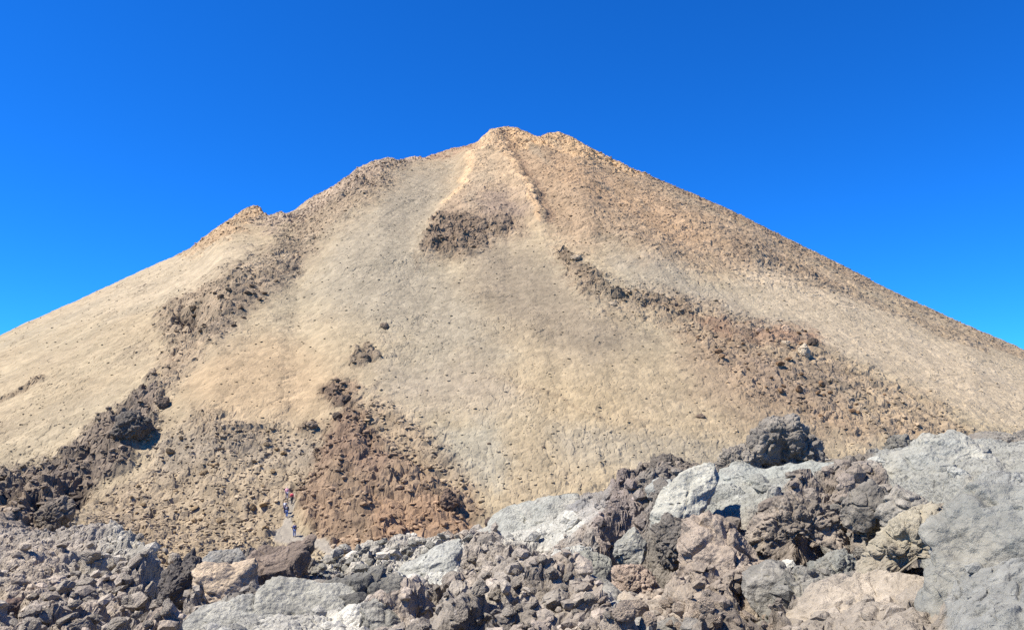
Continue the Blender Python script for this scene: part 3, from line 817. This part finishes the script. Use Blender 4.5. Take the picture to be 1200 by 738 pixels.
boulder([(888, 640), (894, 610), (912, 592), (936, 588), (958, 600), (976, 618), (984, 640), (972, 640), (960, 616), (936, 616), (916, 636), (900, 652)], "brown arched rock with a black hollow under it", (140, 126, 116), (170, 152, 138), 'knobby', dist=14.3, depth=.7, lean=.2, sub=7)
boulder([(866, 690), (876, 672), (900, 664), (926, 672), (944, 700), (940, 738), (910, 746), (886, 716)], "smooth dark grey rounded boulder near the bottom edge under the white pebble", (134, 132, 130), (152, 148, 144), 'slab', dist=10.8, depth=.8, lean=.5)
boulder([(914, 664), (918, 657), (930, 656), (932, 662), (922, 667)], "white pebble lying at the end of the black hollow", (224, 222, 214), (204, 200, 192), dist=11.6, sub=4, name="white_stone", cat="stone")
boulder([(940, 700), (952, 668), (990, 648), (1010, 668), (1000, 690), (970, 706)], "greenish grey rough rock left of the yellowish rock edge", (136, 140, 138), (158, 156, 148), 'knobby', dist=11.4, depth=.8, lean=.5)
boulder([(925, 738), (944, 716), (980, 700), (1040, 690), (1090, 694), (1120, 710), (1130, 790), (920, 790)], "pink beige broad flat boulder at the bottom edge", (190, 172, 154), (172, 158, 146), 'slab', dist=7.9, lean=1.0, depth=.9, sub=7)
boulder([(1000, 690), (1006, 668), (1030, 640), (1060, 618), (1100, 604), (1136, 600), (1150, 622), (1120, 640), (1080, 640), (1060, 652), (1040, 676), (1018, 690)], "yellowish beige rock edge curving over a black hollow", (182, 170, 146), (166, 152, 134), 'knobby', dist=9.1, lean=.5, depth=.6, sub=7)
boulder([(1096, 640), (1120, 606), (1150, 586), (1186, 574), (1260, 566), (1400, 600), (1400, 820), (1110, 820), (1100, 720), (1116, 680)], "huge blue grey boulder filling the lower right corner", (146, 150, 151), (164, 162, 156), 'slab', dist=7.6, lean=.8, depth=.5, sub=7)
boulder([(1050, 690), (1058, 676), (1074, 668), (1090, 676), (1094, 690), (1072, 698)], "small jagged lump inside the hollow under the yellowish edge", (142, 128, 118), (120, 108, 102), 'knobby', dist=9.2, sub=5)
boulder([(1030, 556), (1044, 532), (1080, 518), (1120, 514), (1150, 530), (1170, 556), (1150, 586), (1110, 596), (1070, 584), (1040, 570)], "large domed grey boulder split by dark cracks on the right ridge", (152, 156, 156), (170, 170, 164), 'slab', dist=19, lean=.8, depth=.9, sub=7)
boulder([(1036, 610), (1040, 584), (1056, 574), (1084, 588), (1104, 606), (1088, 622), (1052, 630)], "grey ribbed block under the large domed boulder", (150, 144, 138), (170, 162, 154), dist=13.4, depth=.7, lean=.4)
boulder([(1034, 528), (1040, 514), (1060, 511), (1070, 520), (1060, 534), (1040, 540)], "dark knobbly lump on the ridge left above the domed boulder", (112, 110, 106), (136, 132, 126), 'knobby', dist=27, sub=5)
boulder([(1130, 522), (1160, 510), (1210, 508), (1260, 512), (1260, 540), (1190, 536), (1150, 534)], "dark low lava bank on the ridge at the right edge", (126, 118, 114), (148, 142, 136), 'knobby', dist=28, lean=.6, depth=.8)
boulder([(985, 600), (996, 580), (1020, 566), (1040, 580), (1036, 606), (1010, 620), (990, 616)], "dark fractured block left of the ribbed grey block", (122, 116, 112), (148, 140, 132), dist=14.1, depth=.8, lean=.3)
boulder([(-14, 728), (-10, 712), (8, 704), (22, 706), (18, 718), (4, 730)], "reddish dark rock cut by the left edge near the bottom corner", (128, 96, 84), (108, 88, 82), dist=24, sub=5)
boulder([(186, 700), (194, 672), (206, 660), (222, 656), (230, 676), (236, 712), (222, 730), (200, 724)], "dark craggy boulder left of the pale tan block", (104, 96, 96), (128, 118, 112), 'knobby', dist=18.6, depth=.8, lean=.2)
boulder([(47, 622), (49, 602), (58, 588), (72, 583), (82, 592), (80, 606), (68, 618), (58, 625)], "tall brown grey boulder leaning in the black hollow of the lava ridge", (134, 120, 108), (112, 100, 92), 'knobby', dist=88, depth=.8, lean=.1)
boulder([(136, 508), (140, 490), (152, 484), (172, 490), (178, 502), (164, 514), (148, 518)], "dark lava block at the upper end of the lava ridge", (104, 96, 92), (130, 116, 106), 'knobby', depth=.8, lean=.1)
boulder([(184, 475), (186, 466), (196, 466), (198, 474), (192, 480)], "small dark brown rock just above the lava ridge", (112, 92, 80), (134, 112, 96), 'knobby', sub=5)
# lone rocks on the mountain slope
def slope_rock(x, y, w_, h_, label, c1=(140, 116, 96), c2=(160, 134, 110), kind='angular', sub=4):
    a = np.random.RandomState(int(x * 7 + y)).uniform(.8, 1.1, 8)
    P = [(x + w_ / 2 * a[i] * math.cos(i * math.pi / 4), y + h_ / 2 * a[i] * math.sin(i * math.pi / 4)) for i in range(8)]
    boulder(P, label, c1, c2, kind, sub=sub, depth=.8, lean=.2, name="slope_boulder", cat="boulder")
slope_rock(943, 412, 15, 19, "pale upright boulder on the right rock band", (202, 180, 152), (186, 164, 138), sub=5)
slope_rock(952, 400, 13, 12, "dark brown boulder above and right of the pale upright boulder", (104, 84, 70), (120, 98, 82))
slope_rock(921, 402, 12, 8, "pale low boulder left of the pale upright boulder", (190, 166, 138), (176, 150, 124))
slope_rock(920, 385, 12, 10, "orange beige boulder at the top edge of the right rock band", (206, 164, 128), (186, 148, 116))
slope_rock(889, 387, 8, 6, "small pinkish boulder in the red streak of the right rock band", (196, 156, 130), (178, 142, 116))
slope_rock(451, 382, 11, 9, "lone brown boulder on the smooth grey chute below the summit", (130, 108, 90), (150, 126, 104))
slope_rock(428, 418, 13, 5, "dark rock cluster above the red mound on open scree", (112, 92, 76), (136, 114, 94), 'knobby')
slope_rock(674, 302, 17, 8, "pale boulder right of and below the dark summit outcrop", (188, 160, 126), (168, 142, 112))
slope_rock(366, 498, 14, 9, "brown rock at the left edge of the red mound above the walkers", (150, 126, 104), (130, 108, 90))
slope_rock(718, 357, 10, 6, "beige rock in the upper gully of the right rock band", (196, 170, 138), (176, 150, 120))
slope_rock(821, 488, 12, 7, "small dark rock alone on the scree left of the right rock band", (120, 96, 78), (136, 112, 92))
slope_rock(526, 588, 22, 26, "dark brown knob on the right shoulder of the red mound", (112, 86, 72), (136, 106, 86), 'knobby', 5)
slope_rock(573, 612, 10, 12, "dark rock standing at the right foot of the red mound", (104, 84, 76), (124, 104, 92), 'knobby')
slope_rock(404, 467, 14, 10, "dark brown rock on the neck of rocks above the red mound", (110, 88, 74), (134, 108, 90), 'knobby')
slope_rock(395, 487, 12, 9, "blackish rock at the top point of the red mound", (96, 80, 70), (116, 96, 82), 'knobby')
slope_rock(637, 458 + 66, 4, 4, "tiny dark stone alone on the pale scree right of the pale patch", (110, 92, 76), (126, 104, 88))
slope_rock(573, 520, 5, 4, "tiny dark stone at the upper rim of the pale grey scree patch", (112, 94, 78), (126, 104, 88))

# ---- beds of loose stones, each stone its own object
PROTO = []
for k in range(14):
    r = np.random.RandomState(100 + k)
    V, Fc = ICO[4]; V = V.copy() * r.uniform(.75, 1.15, 3)
    N = r.normal(size=(14, 3)); N /= np.linalg.norm(N, axis=1)[:, None]; hh = r.uniform(.45, .8, 14)
    V = V / np.maximum(1, ((V @ N.T) / hh).max(1))[:, None]
    nrm = V / np.linalg.norm(V, axis=1)[:, None]
    kind = 'angular'
    V = V + nrm * (shape_noise(V, 1.6, kind, k))[:, None] * .8
    PROTO.append((V, Fc))
STONE_MESH = {}; STK = [1.5]
def stone_mesh(k, c1, c2, tk=1.55):
    key = (k, c1)
    if key not in STONE_MESH:
        V, Fc = PROTO[k]
        STONE_MESH[key] = mesh_np("stone", V, Fc, M_stone, tint(V, c1, c2, k * 3.0, 1.2, STK[0]), data_only=True)
    return STONE_MESH[key]
M_stone = rock_mat("loose_stone", (0.8, 0.25), 0.7, 0.2, 0.16, obj=True)

def scatter(poly, n, smin, smax, label, group, c1, c2, seed, name="lava_stone", cat="stone", sink=.15, kinds=range(14)):
    r = np.random.RandomState(seed); P = np.array(poly, float); x0, y0 = P.min(0); x1, y1 = P.max(0)
    done, tries = [], 0
    while len(done) < n and tries < n * 60:
        tries += 1
        px, py = r.uniform(x0, x1), r.uniform(y0, y1)
        if sdf(np.array([px]), np.array([py]), poly, 5)[0] < 0: continue
        s = smin + (smax - smin) * r.rand() ** 3
        if any(math.hypot(px - a, py - b) < (s + c) * .42 for a, b, c in done): continue
        x, y, z, d = hit(px, py + s * .3)
        rad = s * d / FPX / 2 * 1.15
        k = list(kinds)[r.randint(len(list(kinds)))]
        o = bpy.data.objects.new(name, stone_mesh(k, c1, c2))
        o.location = (x, y, z + rad * (.5 - sink))
        q = r.uniform(.75, 1.25, 3)
        o.scale = (rad * q[0] * 1.15, rad * q[1] * 1.1, rad * q[2] * .75)
        o.rotation_euler = (r.uniform(-.6, .6), r.uniform(-.6, .6), r.uniform(0, 6.28))
        link(o); tag(o, label, cat, group)
        done.append((px, py, s))
scatter([(385, 648), (430, 636), (520, 628), (555, 632), (500, 650), (470, 665), (440, 682), (380, 688), (365, 670)], 62, 6, 22, "grey angular stone in the loose heap at the foot of the red mound", "grey stones heaped at the foot of the red mound", (164, 162, 156), (140, 138, 134), 1)
scatter([(0, 738), (30, 700), (110, 650), (170, 620), (215, 655), (190, 738)], 44, 8, 34, "brownish grey lava lump on the rough bank at the lower left", "lava lumps on the lower left bank", (160, 148, 138), (176, 164, 154), 2, name="lava_lump", cat="lava lump")
scatter([(490, 738), (500, 690), (560, 650), (640, 650), (690, 700), (740, 738)], 46, 9, 40, "brown knobbly lava lump on the rough bank at the bottom centre", "lava lumps at the bottom centre", (150, 138, 130), (172, 160, 150), 3, name="lava_lump", cat="lava lump")
scatter([(960, 610), (980, 580), (1030, 600), (1080, 610), (1010, 645), (990, 660), (960, 650)], 26, 8, 32, "dark grey broken block between the arched rock and the ribbed block", "broken blocks between the arched rock and the ribbed block", (128, 124, 120), (156, 150, 144), 4, name="lava_block", cat="block")
scatter([(700, 700), (770, 695), (880, 715), (930, 738), (760, 738)], 24, 8, 32, "pinkish beige crumbled stone at the bottom below the big pinkish boulder", "crumbled stones below the big pinkish boulder", (180, 156, 138), (156, 138, 126), 5)
STK[0] = 1.05
scatter([(200, 510), (330, 520), (340, 560), (320, 630), (250, 645), (160, 640), (150, 570)], 44, 3, 10, "tan stone half buried in the rubble left of the walkers", "tan stones in the rubble left of the walkers", (196, 170, 138), (160, 140, 116), 6, name="scree_stone")
scatter([(830, 380), (940, 385), (1010, 440), (1060, 480), (960, 490), (880, 450), (800, 400)], 30, 4, 10, "brown stone lying on the right rock band", "brown stones on the right rock band", (160, 130, 104), (130, 106, 88), 7, name="scree_stone")
scatter([(240, 345), (300, 330), (350, 300), (300, 362), (260, 398), (205, 400), (205, 370)], 16, 5, 10, "dark rock on the long rib around the small cave", "dark rocks around the small cave", (140, 120, 102), (112, 96, 84), 8, name="rib_rock", cat="rock")

# ------------------------------------------------------------------ walkers
def cloth(name, c, rough=.8):
    m = bpy.data.materials.new(name); m.use_nodes = True
    n, l = m.node_tree.nodes, m.node_tree.links; b = n["Principled BSDF"]; b.inputs["Roughness"].default_value = rough
    t = n.new("ShaderNodeTexNoise"); t.inputs["Scale"].default_value = 14; tc = n.new("ShaderNodeTexCoord"); l.new(tc.outputs["Object"], t.inputs["Vector"])
    mx = n.new("ShaderNodeMix"); mx.data_type = 'RGBA'
    mx.inputs[6].default_value = (*[v * .8 for v in c], 1); mx.inputs[7].default_value = (*[min(1, v * 1.15) for v in c], 1)
    l.new(t.outputs["Fac"], mx.inputs[0]); l.new(mx.outputs[2], b.inputs["Base Color"])
    return m
def skin_mesh(name, pts, edges, radii, mat, parent, root=0, sub=1):
    me = bpy.data.meshes.new(name); me.from_pydata(pts, edges, [])
    me.materials.append(mat); o = bpy.data.objects.new(name, me); link(o, parent)
    md = o.modifiers.new("skin", 'SKIN'); md.use_smooth_shade = True
    for i, r in enumerate(radii):
        sv = me.skin_vertices[0].data[i]; sv.radius = (r, r) if not isinstance(r, tuple) else r; sv.use_root = (i == root)
    m2 = o.modifiers.new("smooth", 'SUBSURF'); m2.levels = sub; m2.render_levels = sub
    return o
M_skin = cloth("skin", (.55, .33, .23))
def person(px, py, face, label, top, legs, pack, hair, stride=.22, height=1.72, hat=None):
    x, y, z, d = hit(px, py)
    root = bpy.data.objects.new("person", None); root.location = (x, y, z); root.rotation_euler = (0, 0, face); root.scale = (height / 1.75,) * 3
    link(root); tag(root, label, "person", "walkers on the path")
    s = stride
    J = dict(pel=(0, 0, .95), wai=(0, .01, 1.10), che=(0, .02, 1.32), neck=(0, .03, 1.49), hd=(0, .06, 1.60), crn=(0, .05, 1.70),
             hL=(-.10, 0, .90), kL=(-.11, s * .7, .50), aL=(-.11, s * .6, .09), tL=(-.12, s * .6 + .17, .035),
             hR=(.10, 0, .90), kR=(.11, -s * .2, .49), aR=(.11, -s * 1.1, .12), tR=(.12, -s * 1.1 + .16, .035),
             sL=(-.19, .02, 1.41), eL=(-.25, -.05, 1.13), wL=(-.24, .12, .92), pL=(-.235, .17, .87),
             sR=(.19, .02, 1.41), eR=(.25, .0, 1.13), wR=(.25, .20, .97), pR=(.245, .26, .94))
    R = dict(pel=.145, wai=.125, che=.145, neck=.058, hd=.092, crn=.075, hL=.10, kL=.062, aL=.042, tL=.032, hR=.10, kR=.062, aR=.042, tR=.032,
             sL=.062, eL=.044, wL=.03, pL=.03, sR=.062, eR=.044, wR=.03, pR=.03)
    E = [('pel', 'wai'), ('wai', 'che'), ('che', 'neck'), ('neck', 'hd'), ('hd', 'crn')]
    for q in 'LR': E += [('pel', 'h' + q), ('h' + q, 'k' + q), ('k' + q, 'a' + q), ('a' + q, 't' + q), ('che', 's' + q), ('s' + q, 'e' + q), ('e' + q, 'w' + q), ('w' + q, 'p' + q)]
    J = dict(J); R = dict(R)
    J['nose'] = (0, .155, 1.595); R['nose'] = .014; E.append(('hd', 'nose'))
    for q in 'LR':
        p = J['p' + q]; sg = -1 if q == 'L' else 1
        for f in range(4):
            o1 = (p[0] + (f - 1.5) * .012, p[1] + .03, p[2] - .04 - .004 * (f in (1, 2))); o2 = (o1[0], o1[1] + .005, o1[2] - .035)
            J[f'f{q}{f}a'] = o1; J[f'f{q}{f}b'] = o2; R[f'f{q}{f}a'] = .0085; R[f'f{q}{f}b'] = .007; E += [('p' + q, f'f{q}{f}a'), (f'f{q}{f}a', f'f{q}{f}b')]
        J[f't{q}h'] = (p[0] - sg * .035, p[1] + .03, p[2] - .01); R[f't{q}h'] = .009; E.append(('p' + q, f't{q}h'))
    def build(name, keys, mat, grow=0.0, rt='pel', edges=E, extra=None):
        ks = [k for k in J if k in keys]; ix = {k: i for i, k in enumerate(ks)}
        return skin_mesh(name, [J[k] for k in ks], [(ix[a], ix[b]) for a, b in edges if a in ix and b in ix], [R[k] + grow for k in ks], mat, root, ix[rt])
    build("body", set(J), M_skin)
    build("jacket", {'wai', 'che', 'neck', 'sL', 'eL', 'wL', 'sR', 'eR', 'wR', 'pel'}, top, .022, 'che')
    build("trousers", {'pel', 'hL', 'kL', 'aL', 'hR', 'kR', 'aR'}, legs, .024)
    for q in 'LR':
        a, t = J['a' + q], J['t' + q]
        skin_mesh("shoe", [(a[0], a[1] - .04, .05), (t[0], t[1], .045)], [(0, 1)], [.058, .05], M_shoe, root)
    skin_mesh("hair" if hat is None else "hat", [(0, .02, 1.62), (0, .035, 1.70), (0, .045, 1.745)], [(0, 1), (1, 2)], [.085, .098, .06], hair if hat is None else hat, root)
    if pack is not None:
        skin_mesh("backpack", [(0, -.20, 1.10), (0, -.22, 1.28), (0, -.19, 1.45)], [(0, 1), (1, 2)], [(.15, .10), (.16, .12), (.12, .08)], pack, root)
M_shoe = cloth("boot_leather", (.05, .04, .035))
M_hair = cloth("dark_hair", (.05, .03, .02)); M_hair2 = cloth("light_hair", (.3, .2, .1))
c_red, c_pink, c_navy, c_grey = cloth("red_cloth", (.45, .06, .08)), cloth("pink_cloth", (.75, .38, .42)), cloth("navy_cloth", (.03, .04, .13)), cloth("grey_cloth", (.22, .22, .27))
c_blue, c_black, c_white = cloth("blue_denim", (.10, .16, .34)), cloth("black_cloth", (.03, .03, .035)), cloth("white_cloth", (.7, .68, .66))
person(335.5, 586, 0.2, "walker in a pale pink top and white cap highest on the path", c_pink, c_grey, None, M_hair, hat=c_white)
person(341, 592, -0.2, "walker in a dark red top with black trousers among the upper group", c_red, c_black, c_red, M_hair)
person(332, 602, 0.1, "walker in a grey lilac jacket behind the red one", c_grey, c_navy, c_white, M_hair2)
person(334, 607, 0.0, "lowest walker of the upper group in black with a grey pack", c_black, c_blue, c_grey, M_hair)
person(344, 630, 0.1, "lone walker in a navy jacket and blue trousers on the lower path", c_navy, c_blue, c_navy, M_hair, stride=.1)
print("scene built")
